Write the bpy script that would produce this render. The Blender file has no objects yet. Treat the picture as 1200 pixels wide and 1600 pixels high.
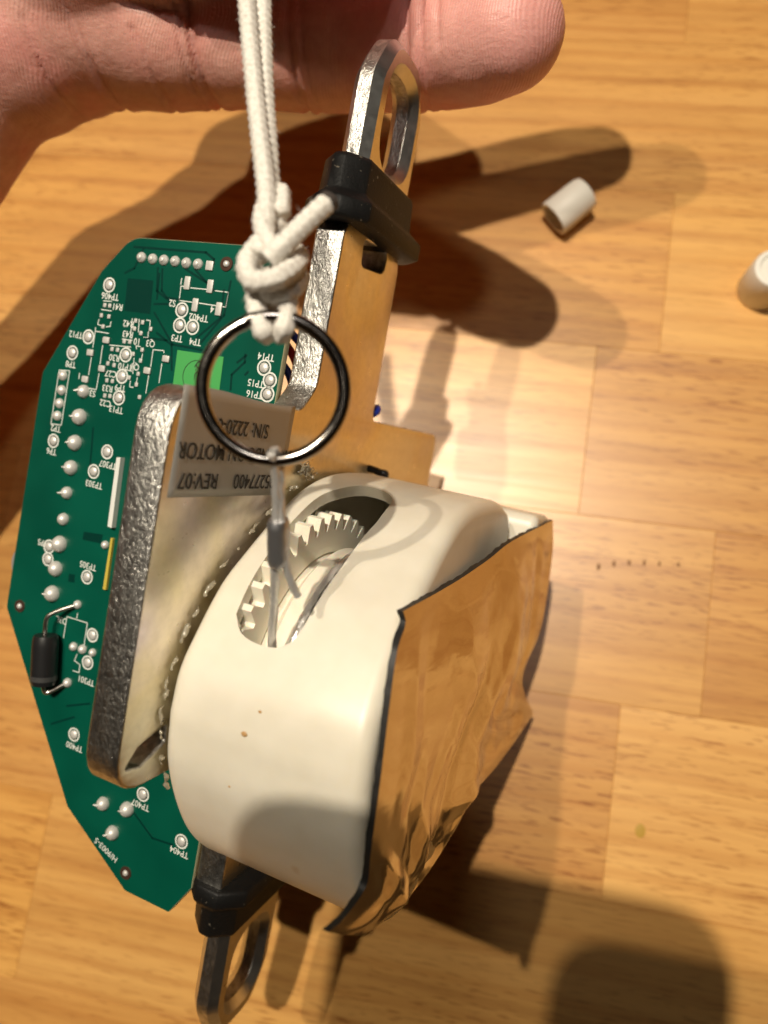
import bpy, bmesh, math, random
from mathutils import Vector, Matrix, noise
random.seed(7)
S = 0.001                      # all dimensions below are millimetres
scene = bpy.context.scene
col = scene.collection

# ---------------------------------------------------------------- camera
cam_d = bpy.data.cameras.new('camera'); cam = bpy.data.objects.new('camera', cam_d); col.objects.link(cam)
CAM = ((0.981222, 0.125057, -0.146849), (0.147158, -0.977549, 0.150805), (-0.124693, -0.169583, -0.977596))                  # camera axes (right, down, forward) in world space, as columns
H = 218.0
R3 = Matrix(CAM)
right, down, fwd = R3.col[0].copy(), R3.col[1].copy(), R3.col[2].copy()
m = Matrix((right, -down, -fwd)).transposed().to_4x4()
m.translation = Vector((0, 0, H * S))
cam.matrix_world = m
cam_d.sensor_fit = 'VERTICAL'; cam_d.sensor_height = 36.0; cam_d.lens = 27.0
cam_d.clip_start = 0.005; cam_d.clip_end = 20
cam_d.dof.use_dof = True; cam_d.dof.focus_distance = 0.126; cam_d.dof.aperture_fstop = 15.0
scene.camera = cam

# ---------------------------------------------------------------- light
world = bpy.data.worlds.new('World'); scene.world = world; world.use_nodes = True
bg = world.node_tree.nodes['Background']; bg.inputs[0].default_value = (1.0, 0.74, 0.5, 1); bg.inputs[1].default_value = 0.008
def lamp(name, loc, power, colr, rad):
    l = bpy.data.lights.new(name, 'POINT'); l.energy = power; l.color = colr; l.shadow_soft_size = rad * S
    o = bpy.data.objects.new(name, l); o.location = Vector(loc) * S; col.objects.link(o)
lamp('ceiling_lamp', (-78, 212, 900), 25.5, (1.0, 0.885, 0.71), 8)
lamp('ceiling_lamp', (-250, 248, 900), 12.5, (1.0, 0.885, 0.71), 8)
lamp('ceiling_lamp', (108, 150, 900), 2.6, (1.0, 0.95, 0.88), 30)
scene.view_settings.view_transform = 'Standard'; scene.view_settings.look = 'None'
scene.view_settings.exposure = 0; scene.view_settings.gamma = 1
scene.cycles.use_denoising = True
scene.cycles.max_bounces = 8

# ---------------------------------------------------------------- helpers
def tag(o, label=None, cat=None, group=None, kind=None):
    if label: o['label'] = label
    if cat: o['category'] = cat
    if group: o['group'] = group
    if kind: o['kind'] = kind
    return o
def empty(name, loc=(0, 0, 0)):
    o = bpy.data.objects.new(name, None); o.empty_display_size = 0.01; o.location = loc; col.objects.link(o); return o
def link(name, me, mat=None, parent=None, smooth=None):
    o = bpy.data.objects.new(name, me); col.objects.link(o)
    if mat is not None and not me.materials:
        for x in (mat if isinstance(mat, (list, tuple)) else [mat]): me.materials.append(x)
    if parent: o.parent = parent
    if smooth is not None and len(me.polygons):
        me.shade_smooth()
        if smooth < 180: me.set_sharp_from_angle(angle=math.radians(smooth))
    return o
def from_py(name, v, f):
    me = bpy.data.meshes.new(name); me.from_pydata([tuple(Vector(p) * S) for p in v], [], f); me.update(); return me
def box_mesh(name, x0, x1, y0, y1, z0, z1, bev=0.0, seg=1):
    bm = bmesh.new(); bmesh.ops.create_cube(bm, size=1)
    for v in bm.verts: v.co = Vector(((x0 + x1) / 2 + v.co.x * (x1 - x0), (y0 + y1) / 2 + v.co.y * (y1 - y0), (z0 + z1) / 2 + v.co.z * (z1 - z0))) * S
    if bev: bmesh.ops.bevel(bm, geom=bm.edges[:], offset=bev * S, segments=seg, affect='EDGES', profile=0.6)
    me = bpy.data.meshes.new(name); bm.to_mesh(me); bm.free(); return me
def fillet(pts, n=5):
    """pts: (x, y, radius) polygon -> list of (x, y) with rounded corners"""
    out = []; N = len(pts)
    for i in range(N):
        p = Vector(pts[i][:2]); r = pts[i][2] if len(pts[i]) > 2 else 0
        if r <= 0: out.append(tuple(p)); continue
        a = (Vector(pts[i - 1][:2]) - p); b = (Vector(pts[(i + 1) % N][:2]) - p)
        la, lb = a.length, b.length; a.normalize(); b.normalize()
        ang = a.angle(b); d = min(r / math.tan(ang / 2), la * .49, lb * .49)
        p0, p1 = p + a * d, p + b * d
        for k in range(n + 1):
            t = k / n; q = p0 * (1 - t) ** 2 + p * 2 * t * (1 - t) + p1 * t * t; out.append(tuple(q))
    return out
def slab(name, outline, holes, z0, z1, bev=0.3, res=1):
    cu = bpy.data.curves.new(name, 'CURVE'); cu.dimensions = '2D'; cu.fill_mode = 'BOTH'
    for pl in [outline] + list(holes):
        s = cu.splines.new('POLY'); s.points.add(len(pl) - 1); s.use_cyclic_u = True
        for k, p in enumerate(pl): s.points[k].co = (p[0] * S, p[1] * S, 0, 1)
    cu.bevel_depth = bev * S; cu.bevel_resolution = res; cu.offset = -bev * S
    cu.extrude = ((z1 - z0) / 2 - bev) * S
    o = bpy.data.objects.new(name, cu); col.objects.link(o)
    dg = bpy.context.evaluated_depsgraph_get()
    me = bpy.data.meshes.new_from_object(o.evaluated_get(dg))
    bpy.data.objects.remove(o); bpy.data.curves.remove(cu)
    me.materials.clear()
    me.transform(Matrix.Translation((0, 0, (z0 + z1) / 2 * S)))
    bm = bmesh.new(); bm.from_mesh(me); bmesh.ops.remove_doubles(bm, verts=bm.verts, dist=1e-6)
    bmesh.ops.recalc_face_normals(bm, faces=bm.faces); bm.to_mesh(me); bm.free()
    me.name = name
    return me
SIDE = Matrix(((0, 0, 1, 0), (0, 1, 0, 0), (-1, 0, 0, 0), (0, 0, 0, 1)))     # slab (depth, height, thickness) -> unit axes (n, u, -w)
def tube(name, pts, rad, sides=10, closed=False, rfun=None, caps=True, up=None):
    """pts list of mm points; rad constant or list; rfun(i, k, sides)-> factor"""
    P = [Vector(p) for p in pts]; n = len(P); v = []; f = []
    prev = None
    for i in range(n):
        if closed: t = P[(i + 1) % n] - P[i - 1]
        else: t = P[min(i + 1, n - 1)] - P[max(i - 1, 0)]
        t.normalize()
        if prev is None:
            a = Vector(up) if up else (Vector((0, 0, 1)) if abs(t.z) < .9 else Vector((1, 0, 0)))
            a = (a - t * a.dot(t)).normalized()
        else: a = (prev - t * prev.dot(t)).normalized()
        prev = a; b = t.cross(a)
        r = rad[i] if isinstance(rad, (list, tuple)) else rad
        for k in range(sides):
            th = 2 * math.pi * k / sides; rr = r * (rfun(i, k, sides) if rfun else 1)
            v.append(P[i] + (a * math.cos(th) + b * math.sin(th)) * rr)
    for i in range(n if closed else n - 1):
        j = (i + 1) % n
        for k in range(sides):
            l = (k + 1) % sides; f.append((i * sides + k, i * sides + l, j * sides + l, j * sides + k))
    if caps and not closed:
        f.append(tuple(range(sides - 1, -1, -1))); f.append(tuple((n - 1) * sides + k for k in range(sides)))
    return from_py(name, v, f)
def spline(pts, n=12):
    P = [Vector(p) for p in pts]; P = [P[0] * 2 - P[1]] + P + [P[-1] * 2 - P[-2]]; out = []
    for i in range(1, len(P) - 2):
        for k in range(n):
            t = k / n; a, b, c, d = P[i - 1], P[i], P[i + 1], P[i + 2]
            out.append(0.5 * ((2 * b) + (c - a) * t + (2 * a - 5 * b + 4 * c - d) * t * t + (3 * b - a - 3 * c + d) * t ** 3))
    out.append(P[-2]); return out
def lathe(name, prof, n=24, axis='Z'):
    v = []; f = []
    for r, z in prof:
        for k in range(n):
            a = 2 * math.pi * k / n; v.append((r * math.cos(a), r * math.sin(a), z))
    for i in range(len(prof) - 1):
        for k in range(n):
            l = (k + 1) % n; f.append((i * n + k, i * n + l, (i + 1) * n + l, (i + 1) * n + k))
    if prof[0][0] > 0: f.append(tuple(range(n - 1, -1, -1)))
    if prof[-1][0] > 0: f.append(tuple((len(prof) - 1) * n + k for k in range(n)))
    me = from_py(name, v, f)
    bm = bmesh.new(); bm.from_mesh(me); bmesh.ops.remove_doubles(bm, verts=bm.verts, dist=1e-7); bmesh.ops.recalc_face_normals(bm, faces=bm.faces); bm.to_mesh(me); bm.free()
    return me
def text_mesh(name, s, size, thick=0.015, sx=1.0, bold=0.0):
    cu = bpy.data.curves.new(name, 'FONT'); cu.body = s; cu.size = size * S; cu.align_x = 'CENTER'; cu.align_y = 'CENTER'
    cu.extrude = thick * S; cu.resolution_u = 3; cu.offset = bold * S
    o = bpy.data.objects.new(name, cu); col.objects.link(o)
    dg = bpy.context.evaluated_depsgraph_get(); me = bpy.data.meshes.new_from_object(o.evaluated_get(dg))
    bpy.data.objects.remove(o); bpy.data.curves.remove(cu); me.materials.clear()
    me.transform(Matrix.Diagonal((sx, 1, 1, 1)))
    return me
def apply_mods(o):
    dg = bpy.context.evaluated_depsgraph_get(); me = bpy.data.meshes.new_from_object(o.evaluated_get(dg))
    o.modifiers.clear(); o.data = me; return o

# ---------------------------------------------------------------- materials
def mat(name, colr=(.5, .5, .5), rough=.5, metal=0.0, **kw):
    mt = bpy.data.materials.new(name); mt.use_nodes = True
    b = mt.node_tree.nodes['Principled BSDF']
    b.inputs['Base Color'].default_value = (*colr, 1); b.inputs['Roughness'].default_value = rough; b.inputs['Metallic'].default_value = metal
    for k, v in kw.items(): b.inputs[k.replace('_', ' ')].default_value = v
    return mt
class NT:
    def __init__(s, mt): s.t = mt.node_tree; s.b = s.t.nodes['Principled BSDF']
    def n(s, typ, **kw):
        x = s.t.nodes.new(typ)
        for k, v in kw.items(): setattr(x, k, v)
        return x
    def l(s, a, b): s.t.links.new(a, b)
    def coord(s, scale=(1, 1, 1), which='Object', rnd=0.0):
        c = s.n('ShaderNodeTexCoord'); mp = s.n('ShaderNodeMapping'); mp.inputs['Scale'].default_value = scale; s.l(c.outputs[which], mp.inputs['Vector'])
        if rnd:
            oi = s.n('ShaderNodeObjectInfo'); mu = s.n('ShaderNodeMath', operation='MULTIPLY'); mu.inputs[1].default_value = rnd; s.l(oi.outputs['Random'], mu.inputs[0])
            cx = s.n('ShaderNodeCombineXYZ')
            for i in range(3): s.l(mu.outputs[0], cx.inputs[i])
            s.l(cx.outputs[0], mp.inputs['Location'])
        return mp.outputs[0]
    def noise(s, vec, scale=1, detail=3, rough=.5, dist=0):
        x = s.n('ShaderNodeTexNoise'); x.inputs['Scale'].default_value = scale; x.inputs['Detail'].default_value = detail; x.inputs['Roughness'].default_value = rough; x.inputs['Distortion'].default_value = dist
        s.l(vec, x.inputs['Vector']); return x.outputs['Fac']
    def ramp(s, fac, stops):
        r = s.n('ShaderNodeValToRGB'); e = r.color_ramp.elements
        while len(e) < len(stops): e.new(.5)
        for k, (p, c) in enumerate(stops): e[k].position = p; e[k].color = c if len(c) == 4 else (*c, 1)
        s.l(fac, r.inputs[0]); return r.outputs[0]
    def mix(s, fac, a, b, mode='MIX'):
        x = s.n('ShaderNodeMix', data_type='RGBA', blend_type=mode)
        for sock, val in ((x.inputs[0], fac), (x.inputs[6], a), (x.inputs[7], b)):
            if isinstance(val, (int, float)): sock.default_value = val
            elif isinstance(val, tuple): sock.default_value = (*val, 1) if len(val) == 3 else val
            else: s.l(val, sock)
        return x.outputs[2]
    def bump(s, h, strength=.5, dist=.0005, prev=None):
        x = s.n('ShaderNodeBump'); x.inputs['Strength'].default_value = strength; x.inputs['Distance'].default_value = dist
        s.l(h, x.inputs['Height'])
        if prev is not None: s.l(prev, x.inputs['Normal'])
        return x.outputs[0]
    def set(s, sock, val): s.l(val, s.b.inputs[sock])

def wood_mat():
    mt = mat('oiled_oak', (.5, .26, .08), .34); t = NT(mt)
    oi = t.n('ShaderNodeObjectInfo')
    v1 = t.coord((4, 48, 4), rnd=9.0)
    big = t.noise(v1, 1.0, 4, .55, 1.2)
    v2 = t.coord((14, 330, 14), rnd=13.0)
    fine = t.noise(v2, 1.0, 3, .6, .3)
    v3 = t.coord((150, 1500, 150), rnd=5.0)
    pores = t.noise(v3, 1.0, 2, .5, .0)
    cA = t.ramp(big, [(.26, (.60, .30, .080)), (.48, (.74, .40, .115)), (.76, (.81, .465, .150))])
    cF = t.ramp(fine, [(.33, (.74, .64, .54)), (.58, (1, 1, 1))])
    c = t.mix(.5, cA, cF, 'MULTIPLY')
    cP = t.ramp(pores, [(.34, (.55, .42, .32)), (.44, (1, 1, 1))])
    pm_ = t.ramp(t.noise(t.coord((6, 22, 6), rnd=3.0), 1.0, 2, .5), [(.40, (.25,) * 3), (.62, (.95,) * 3)])
    c = t.mix(pm_, c, cP, 'MULTIPLY')
    tone = t.ramp(oi.outputs['Random'], [(0, (.80, .72, .70)), (.25, (1.0, .95, .82)), (.5, (.90, .86, .84)), (.75, (1.02, 1.02, .98)), (1, (1.10, 1.12, 1.22))])
    c = t.mix(1.0, c, tone, 'MULTIPLY')
    # long wavy cathedral figure of the growth rings
    v4 = t.coord((2.2, 34, 2.2), rnd=21.0)
    w = t.n('ShaderNodeTexWave', wave_type='BANDS', bands_direction='Y'); w.inputs['Scale'].default_value = 1.1; w.inputs['Distortion'].default_value = 5.5; w.inputs['Detail'].default_value = 2.5; w.inputs['Detail Scale'].default_value = .8
    t.l(v4, w.inputs['Vector'])
    cW = t.ramp(w.outputs['Fac'], [(0, (.74, .60, .48)), (.34, (1, 1, 1)), (1, (1, 1, 1))])
    c = t.mix(.38, c, cW, 'MULTIPLY')
    t.set('Base Color', c)
    t.b.inputs['Coat Weight'].default_value = .45; t.b.inputs['Coat Roughness'].default_value = .36; t.b.inputs['Coat IOR'].default_value = 1.55
    rg = t.ramp(fine, [(.3, (.40,) * 3), (.7, (.33,) * 3)]); t.set('Roughness', rg)
    t.set('Normal', t.bump(pores, .12, .0001, t.bump(fine, .08, .0002)))
    return mt
WOOD = wood_mat()
WOOD_BASE = mat('glue_line', (.20, .095, .03), .7)
def plated(name, base, rough, metal=1.0, nscale=150, tint=((.8, .75, .62), (.62, .42, .2), (.75, .70, .72)), bs=.06):
    mt = mat(name, base, rough, metal); t = NT(mt)
    v = t.coord(); a = t.noise(v, nscale * .22, 3, .5, .6); b = t.noise(v, nscale * 4, 4, .6)
    t.set('Base Color', t.mix(1.0, t.ramp(a, [(.35, tint[0]), (.5, tint[1]), (.66, tint[2])]), t.ramp(b, [(.3, (.90,) * 3), (.6, (1.0,) * 3)]), 'MULTIPLY'))
    t.set('Roughness', t.ramp(b, [(.3, (rough + .04,) * 3), (.7, (rough - .03,) * 3)]))
    t.set('Normal', t.bump(b, bs, .0003)); return mt
ZINC_FACE = plated('zinc_plated_face', (.7, .6, .4), .30, tint=((.72, .69, .58), (.72, .65, .47), (.64, .58, .60)), bs=.004)
def cut_edge():
    mt = mat('cut_steel_edge', (.6, .58, .55), .34, 1.0); t = NT(mt)
    v = t.coord((1, .55, 1)); a = t.noise(v, 2600, 4, .65, .5); b = t.noise(v, 850, 3, .5, .4)
    t.set('Base Color', t.ramp(b, [(.35, (.40, .39, .37)), (.65, (.72, .70, .66))]))
    t.set('Normal', t.bump(a, .6, .00028, t.bump(b, .3, .0004))); return mt
ZINC_EDGE = cut_edge()
CHROME = plated('polished_steel', (.6, .6, .6), .34, tint=((.74, .74, .72), (.62, .62, .60), (.70, .69, .67)), bs=.05)
def rubber():
    mt = mat('black_rubber', (.006, .006, .006), .55, 0, Specular_IOR_Level=.3); t = NT(mt); v = t.coord(); a = t.noise(v, 1900, 3, .6); d = t.noise(v, 900, 2, .5)
    t.set('Base Color', t.ramp(d, [(.68, (.005, .005, .005)), (.76, (.14, .12, .09))])); t.set('Normal', t.bump(a, .25, .0003)); return mt
RUBBER = rubber()
def ivory(name, base, rough=.38):
    mt = mat(name, base, rough); t = NT(mt)
    t.b.inputs['Subsurface Weight'].default_value = .25; t.b.inputs['Subsurface Radius'].default_value = (1, .8, .5); t.b.inputs['Subsurface Scale'].default_value = .0012
    v = t.coord(); a = t.noise(v, 190, 2, .5); sp = t.noise(v, 95, 2, .45)
    c = t.mix(1.0, t.ramp(sp, [(.72, base), (.80, (.50, .33, .16))]), t.ramp(a, [(.3, (.94, .93, .91)), (.7, (1, 1, 1))]), 'MULTIPLY')
    t.set('Base Color', c); f = t.noise(v, 1400, 3, .5); t.set('Normal', t.bump(f, .06, .0002)); return mt
IVORY = ivory('ivory_plastic', (.75, .705, .60))
GEARW = mat('nylon_gear', (.80, .75, .63), .42, Subsurface_Weight=.3, Subsurface_Scale=.0012)
WHITECAP = mat('white_cap_plastic', (.80, .77, .69), .5)
def cord_mat():
    mt = mat('cotton_cord', (.80, .77, .71), .9); t = NT(mt); v = t.coord(); a = t.noise(v, 2600, 3, .6)
    t.b.inputs['Sheen Weight'].default_value = .3
    t.set('Base Color', t.ramp(a, [(.3, (.58, .54, .48)), (.6, (.82, .79, .73))])); t.set('Normal', t.bump(a, .4, .0003)); return mt
CORD = cord_mat()
def pcb_mat():
    mt = mat('green_solder_mask', (.0, .09, .06), .30); t = NT(mt); v = t.coord(); a = t.noise(v, 60, 2, .5); b = t.noise(v, 900, 2, .5)
    t.set('Base Color', t.ramp(a, [(.35, (.0, .062, .039)), (.65, (.001, .086, .054))])); t.set('Normal', t.bump(b, .04, .0002)); return mt
PCB = pcb_mat()
TRACE = mat('green_trace', (.0, .034, .025), .32)
PCBEDGE = mat('board_edge', (.36, .33, .20), .6)
SOLDER = plated('tin_solder', (.75, .74, .72), .42, 0.35, nscale=900, tint=((.80, .79, .76), (.70, .69, .66), (.82, .81, .79)), bs=.12)
SILK = mat('white_silkscreen', (.72, .74, .70), .6)
INK = mat('black_ink', (.012, .012, .012), .6)
LABELM = mat('grey_polyester_label', (.36, .34, .31), .40, .25)
def foil():
    mt = mat('bronze_foil', (.56, .49, .42), .09, 1.0); t = NT(mt); v = t.coord((1, 1.0, .25)); a = t.noise(v, 420, 3, .5, .3); b = t.noise(t.coord((1, .12, 1)), 1500, 2, .5)
    t.set('Normal', t.bump(b, .04, .0002, t.bump(a, .08, .0006)))
    sc = t.noise(t.coord((1, .25, 1)), 90, 3, .6, .6)
    t.set('Roughness', t.ramp(sc, [(.3, (.17,) * 3), (.6, (.07,) * 3)])); return mt
FOIL = foil()
FOAM = mat('black_foam_edge', (.012, .011, .010), .55)
GREENTAPE = mat('green_sticker', (.06, .36, .09), .5)
BLACKPL = mat('black_epoxy', (.012, .012, .013), .38)
CABLE = plated('steel_cable', (.5, .48, .45), .38, .6, nscale=700, tint=((.74, .72, .69), (.66, .64, .61), (.80, .78, .75)), bs=.05)
FERRULE = mat('aluminium_ferrule', (.42, .42, .44), .42, .9)
RINGM = plated('nickel_ring', (.4, .38, .36), .14, nscale=300, tint=((.33, .30, .28), (.22, .20, .18), (.38, .35, .32)), bs=.02)
GLUE = mat('clear_hot_glue', (.72, .66, .52), .12, 0, Transmission_Weight=.6)
BRASS = mat('oxidised_copper_ring', (.13, .07, .05), .35, .6)
BLUEW = mat('blue_wire', (.01, .03, .32), .4); REDW = mat('red_wire', (.5, .01, .01), .4)
YELLOW = mat('yellow_edge', (.55, .42, .06), .6)
def skin():
    mt = mat('skin', (.66, .33, .28), .44); t = NT(mt)
    t.b.inputs['Subsurface Weight'].default_value = .22; t.b.inputs['Subsurface Radius'].default_value = (1.0, .38, .22); t.b.inputs['Subsurface Scale'].default_value = .004
    v = t.coord(); bl = t.noise(v, 75, 3, .5); fi = t.noise(v, 420, 3, .55)
    c = t.mix(1.0, t.ramp(bl, [(.30, (.74, .32, .28)), (.5, (.70, .36, .30)), (.70, (.76, .43, .36))]), t.ramp(fi, [(.3, (.88, .84, .82)), (.7, (1, 1, 1))]), 'MULTIPLY')
    sp_ = t.n('ShaderNodeSeparateXYZ'); t.l(v, sp_.inputs[0]); mr = t.n('ShaderNodeMapRange'); mr.inputs['From Min'].default_value = -.045; mr.inputs['From Max'].default_value = -.008; t.l(sp_.outputs['X'], mr.inputs['Value'])   # blood-filled fingertip
    rosy = t.mix(mr.outputs[0], (.0, .0, .0), (.42, .42, .42)); c = t.mix(rosy, c, (.78, .31, .31))
    t.set('Base Color', c)
    nz = t.n('ShaderNodeTexNoise'); nz.inputs['Scale'].default_value = 55; nz.inputs['Detail'].default_value = 1; t.l(v, nz.inputs['Vector']); ms = t.n('ShaderNodeVectorMath', operation='MULTIPLY_ADD'); t.l(nz.outputs['Color'], ms.inputs[0]); ms.inputs[1].default_value = (.009, .009, .009); t.l(v, ms.inputs[2]); vr = ms.outputs[0]; w = t.n('ShaderNodeTexWave', wave_type='BANDS', bands_direction='X'); w.inputs['Scale'].default_value = 560; w.inputs['Distortion'].default_value = 3; w.inputs['Detail'].default_value = 1.5; w.inputs['Detail Scale'].default_value = .09
    t.l(vr, w.inputs['Vector']); cr = t.noise(t.coord((1, 2.2, 1)), 700, 3, .6)
    t.set('Normal', t.bump(w.outputs['Fac'], .22, .0002, t.bump(cr, .42, .0004)))
    t.set('Roughness', t.ramp(fi, [(.3, (.55,) * 3), (.7, (.42,) * 3)]))
    return mt
SKIN = skin()
PHONE = mat('dark_phone_body', (.02, .02, .022), .3)

# ================================================================ the setting: butcher-block table top
top = link('table_top', box_mesh('table_top', -520, 520, -510, 540, -30, -3.0), WOOD_BASE)
tag(top, kind='structure')
rows = {-110: [-116], -60: [-206, 38.5], -10: [-150, 59], 40: [-330, 22], 90: [-190, 39.5], 140: [-262, 118], 190: [-140, 38]}
y = -510
while y < 540:
    js = list(rows.get(y, []))
    if not js: js = [random.uniform(-200, 150)]
    while js[0] > -380: js.insert(0, js[0] - random.uniform(170, 260))
    while js[-1] < 380: js.append(js[-1] + random.uniform(170, 260))
    xs = [-520] + [j for j in js if -500 < j < 500] + [520]
    for a, b in zip(xs[:-1], xs[1:]):
        dz = random.uniform(-.015, .015)
        me = box_mesh('plank', a + .02, b - .02, y + .02, y + 49.98, -3.0, dz, .10, 1)
        link('plank', me, WOOD, top)
    y += 50
rs = link('residue_spot', lathe('residue_spot', [(0, .08), (.9, .07), (1.5, .02), (1.7, -.2)], 14), mat('yellow_resin', (.50, .30, .05), .4), top)
rs.location = (46.5 * S, -41.2 * S, .05 * S); rs.scale = (.85, 1.15, 1)
for k, (x, yy) in enumerate([(29, 26), (33.0, 27.4), (37, 28.2), (41, 28.7), (45, 29), (50, 29.5)]):
    d = link('dent', lathe('dent', [(0, .02), (.7 - .06 * k, .03), (1.0 - .06 * k, -.05)], 10), mat('dent_stain', (.22, .10, .03), .6), top)
    d.location = (x * S, yy * S, .045 * S); d.scale = (.55, 1, 1)

# ================================================================ motor unit: axes n (right), u (up), -w (towards the camera)
unit = empty('motor_unit')
Rw = Matrix(((.971392, .07655, -.224805), (-.12855, .965438, -.226723), (.199679, .249136, .94766)))
mw = Rw.to_4x4(); mw.translation = Vector((-43.1754, 19.315, 125.9715)) * S
unit.matrix_world = mw
tag(unit, 'opened motor unit of steel plate, green circuit board and ivory gearbox, hung between two hooks', 'motor unit')

def two_mats(me, face, edge, axis, lim=.93):
    me.materials.append(face); me.materials.append(edge)
    for p in me.polygons: p.material_index = 0 if abs(p.normal[axis]) > lim else 1
T = 5.6
plate_out = fillet([(0, 8, 7), (34, 7.6, 3), (38, 12, 4), (38, 38.5, 1.5), (40, 41.5, .5), (40, 50, 0), (62, 50, 0), (62, 43, 1), (64, 38, 3), (65, 8.2, 2), (108.5, 7.8, 3), (109.5, -10, 2), (109.5, -20, 2), (92, -24, 3), (92, -60, 3), (64, -62, 3), (62, -84, .5), (61, -92, .5), (40, -92, .5), (35.5, -82, .5), (35, -54, 4), (20, -49.5, 4), (0, -49.5, 7)], 6)
holes = [fillet([(46.5, 39.6, 1), (57, 40.6, 1), (57.2, 36.2, 2), (47, 35.2, 1)], 3),
         [(30.5 + 1.15 * math.cos(a * math.pi / 8), 1.2 + 1.15 * math.sin(a * math.pi / 8)) for a in range(16)],
         fillet([(2.0, -45.6, .4), (4.2, -43, .8), (10, -41.3, .5), (10.5, -44, .5), (5.5, -46.2, .8)], 3)]
pm = slab('mounting_plate', plate_out, holes, -T, 0, .45, 2); pm.transform(SIDE)
two_mats(pm, ZINC_FACE, ZINC_EDGE, 0)
plate = link('mounting_plate', pm, None, unit, 35)
plate['label'] = 'thick zinc plated steel plate with rough cut edges'

def hook(sign, u0):
    # loop with chamfered rim: neck inside the rubber, stadium eye
    o = fillet([(41, 0, 0), (41.2, 20, 8), (46, 28.5, 7), (58, 28.5, 7), (62.8, 20, 8), (63, 0, 0)], 6)
    h = fillet([(46.4, 7.2, 5), (46.4, 23.6, 5.5), (58.4, 23.6, 5.5), (58.4, 7.2, 5)], 6)
    if sign < 0: o = [(x, -y_) for x, y_ in o][::-1]; h = [(x, -y_) for x, y_ in h][::-1]
    me = slab('hook', [(x, y_ + u0) for x, y_ in o], [[(x, y_ + u0) for x, y_ in h]], -T, 0, 1.55, 0)
    me.transform(SIDE)
    me.materials.append(ZINC_FACE); me.materials.append(ZINC_EDGE); me.materials.append(CHROME)
    for p in me.polygons:
        a = abs(p.normal[0]); p.material_index = 0 if a > .93 else (1 if a < .3 else 2)
    return link('hook', me, None, unit, 30)
hook(1, 46.6); hook(-1, -91)

def grommet(sign, u0):
    def ring(n0, n1, w0, w1, ch, u): return [(n, u, -w) for n, w in ((n0 + ch, w0), (n1 - ch, w0), (n1, w0 + ch), (n1, w1 - ch), (n1 - ch, w1), (n0 + ch, w1), (n0, w1 - ch), (n0, w0 + ch))]
    lv = [(-8.2, 3.6, 34.5, 66, 4, 0), (-8.6, 4.2, 34.2, 67, 4, .4), (-8.6, 4.2, 34.2, 67, 4, 3.2), (-8.1, 3.6, 34.6, 66.4, 4, 3.8), (-7.0, 2.2, 35.8, 64.4, 3.4, 5.0), (-6.9, 2.0, 36.2, 63.8, 3.4, 10.4), (-6.5, 1.6, 37.0, 63.2, 3.1, 11.2)]
    v = []; f = []
    for L in lv: v += ring(*L[:5], u0 + sign * L[5])
    for i in range(len(lv) - 1):
        for k in range(8):
            l = (k + 1) % 8; f.append((i * 8 + k, i * 8 + l, i * 8 + 8 + l, i * 8 + 8 + k))
    f.append(tuple(range(8))); f.append(tuple(range((len(lv) - 1) * 8, len(lv) * 8)))
    me = from_py('rubber_grommet', v, f)
    bm = bmesh.new(); bm.from_mesh(me); bmesh.ops.recalc_face_normals(bm, faces=bm.faces); bmesh.ops.bevel(bm, geom=bm.edges[:], offset=.22 * S, segments=1, affect='EDGES'); bm.to_mesh(me); bm.free()
    return link('rubber_grommet', me, RUBBER, unit, 30)
grommet(1, 40.2); grommet(-1, -81.2)

# label on the plate, folded over its upper front edge
lab_v = []; lab_f = []
LW = [1.7 + k * (31.8 - 1.7) / 20 for k in range(21)]; LU = [8.0 - k * 15.0 / 10 for k in range(11)]
for u in LU:
    for w in LW:
        cr = 0.0
        if u > 7 and w < 4: cr = -.1
        lab_v.append((.06 + cr + .05 * noise.noise(Vector((w * .3, u * .3, 1))), u + (.25 * math.sin(w * .2) if u == LU[0] else 0), -w))
for i in range(10):
    for k in range(20):
        a = i * 21 + k; lab_f.append((a, a + 1, a + 22, a + 21))
lab_me = from_py('label', lab_v, lab_f)
lab = link('label', lab_me, LABELM, unit, 180); lab['label'] = 'grey serial label with black print, upside down'
md = lab.modifiers.new('s', 'SOLIDIFY'); md.thickness = .08 * S; md.offset = 1
apply_mods(lab)
def label_text(s, size, w, u, sx):
    me = text_mesh('printed_text', s, size, .01, sx, .02)
    M4 = Matrix(((0, 0, 1, .19 * S), (0, -1, 0, u * S), (1, 0, 0, -w * S), (0, 0, 0, 1)))   # reads towards the front, upside down
    me.transform(M4); return link('printed_text', me, INK, lab)
label_text('S/N: 2220-01', 3.2, 16.5, 3.4, .92)
label_text('MOONBOON MOTOR', 3.3, 17.6, -.4, .92)
label_text('95277400', 3.2, 22.8, -4.6, .95)
label_text('REV:07', 3.2, 8.0, -4.6, 1.0)

# ---------------------------------------------------------------- gearbox
prof = spline([(w, u, 0) for w, u in [(7.0, -38), (8.3, -46), (12.5, -54.5), (18.3, -62), (26, -67.0), (38, -67.5), (60, -62), (70, -58), (75, -52), (76, -38), (75, -9), (70, -3.8), (60, -2.3), (46, -2.6), (36, -5), (28, -9.5), (20.8, -14.7), (15.2, -19.4), (10.6, -26), (7.7, -31.6), (7.0, -38)]], 5)[:-1]
prof = [(p.x, p.y) for p in prof]
if sum(a[0] * b[1] - b[0] * a[1] for a, b in zip(prof, prof[1:] + prof[:1])) < 0: prof = prof[::-1]
def n_tilt(me, k=.085):
    for v in me.vertices:
        t_ = (v.co.x - 1.2 * S) / (30 * S); v.co.x += t_ * k * (-15 * S - v.co.y)
hm = slab('gearbox_housing', prof, [], 1.2, 31.2, 2.4, 4); hm.transform(SIDE); n_tilt(hm)
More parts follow.
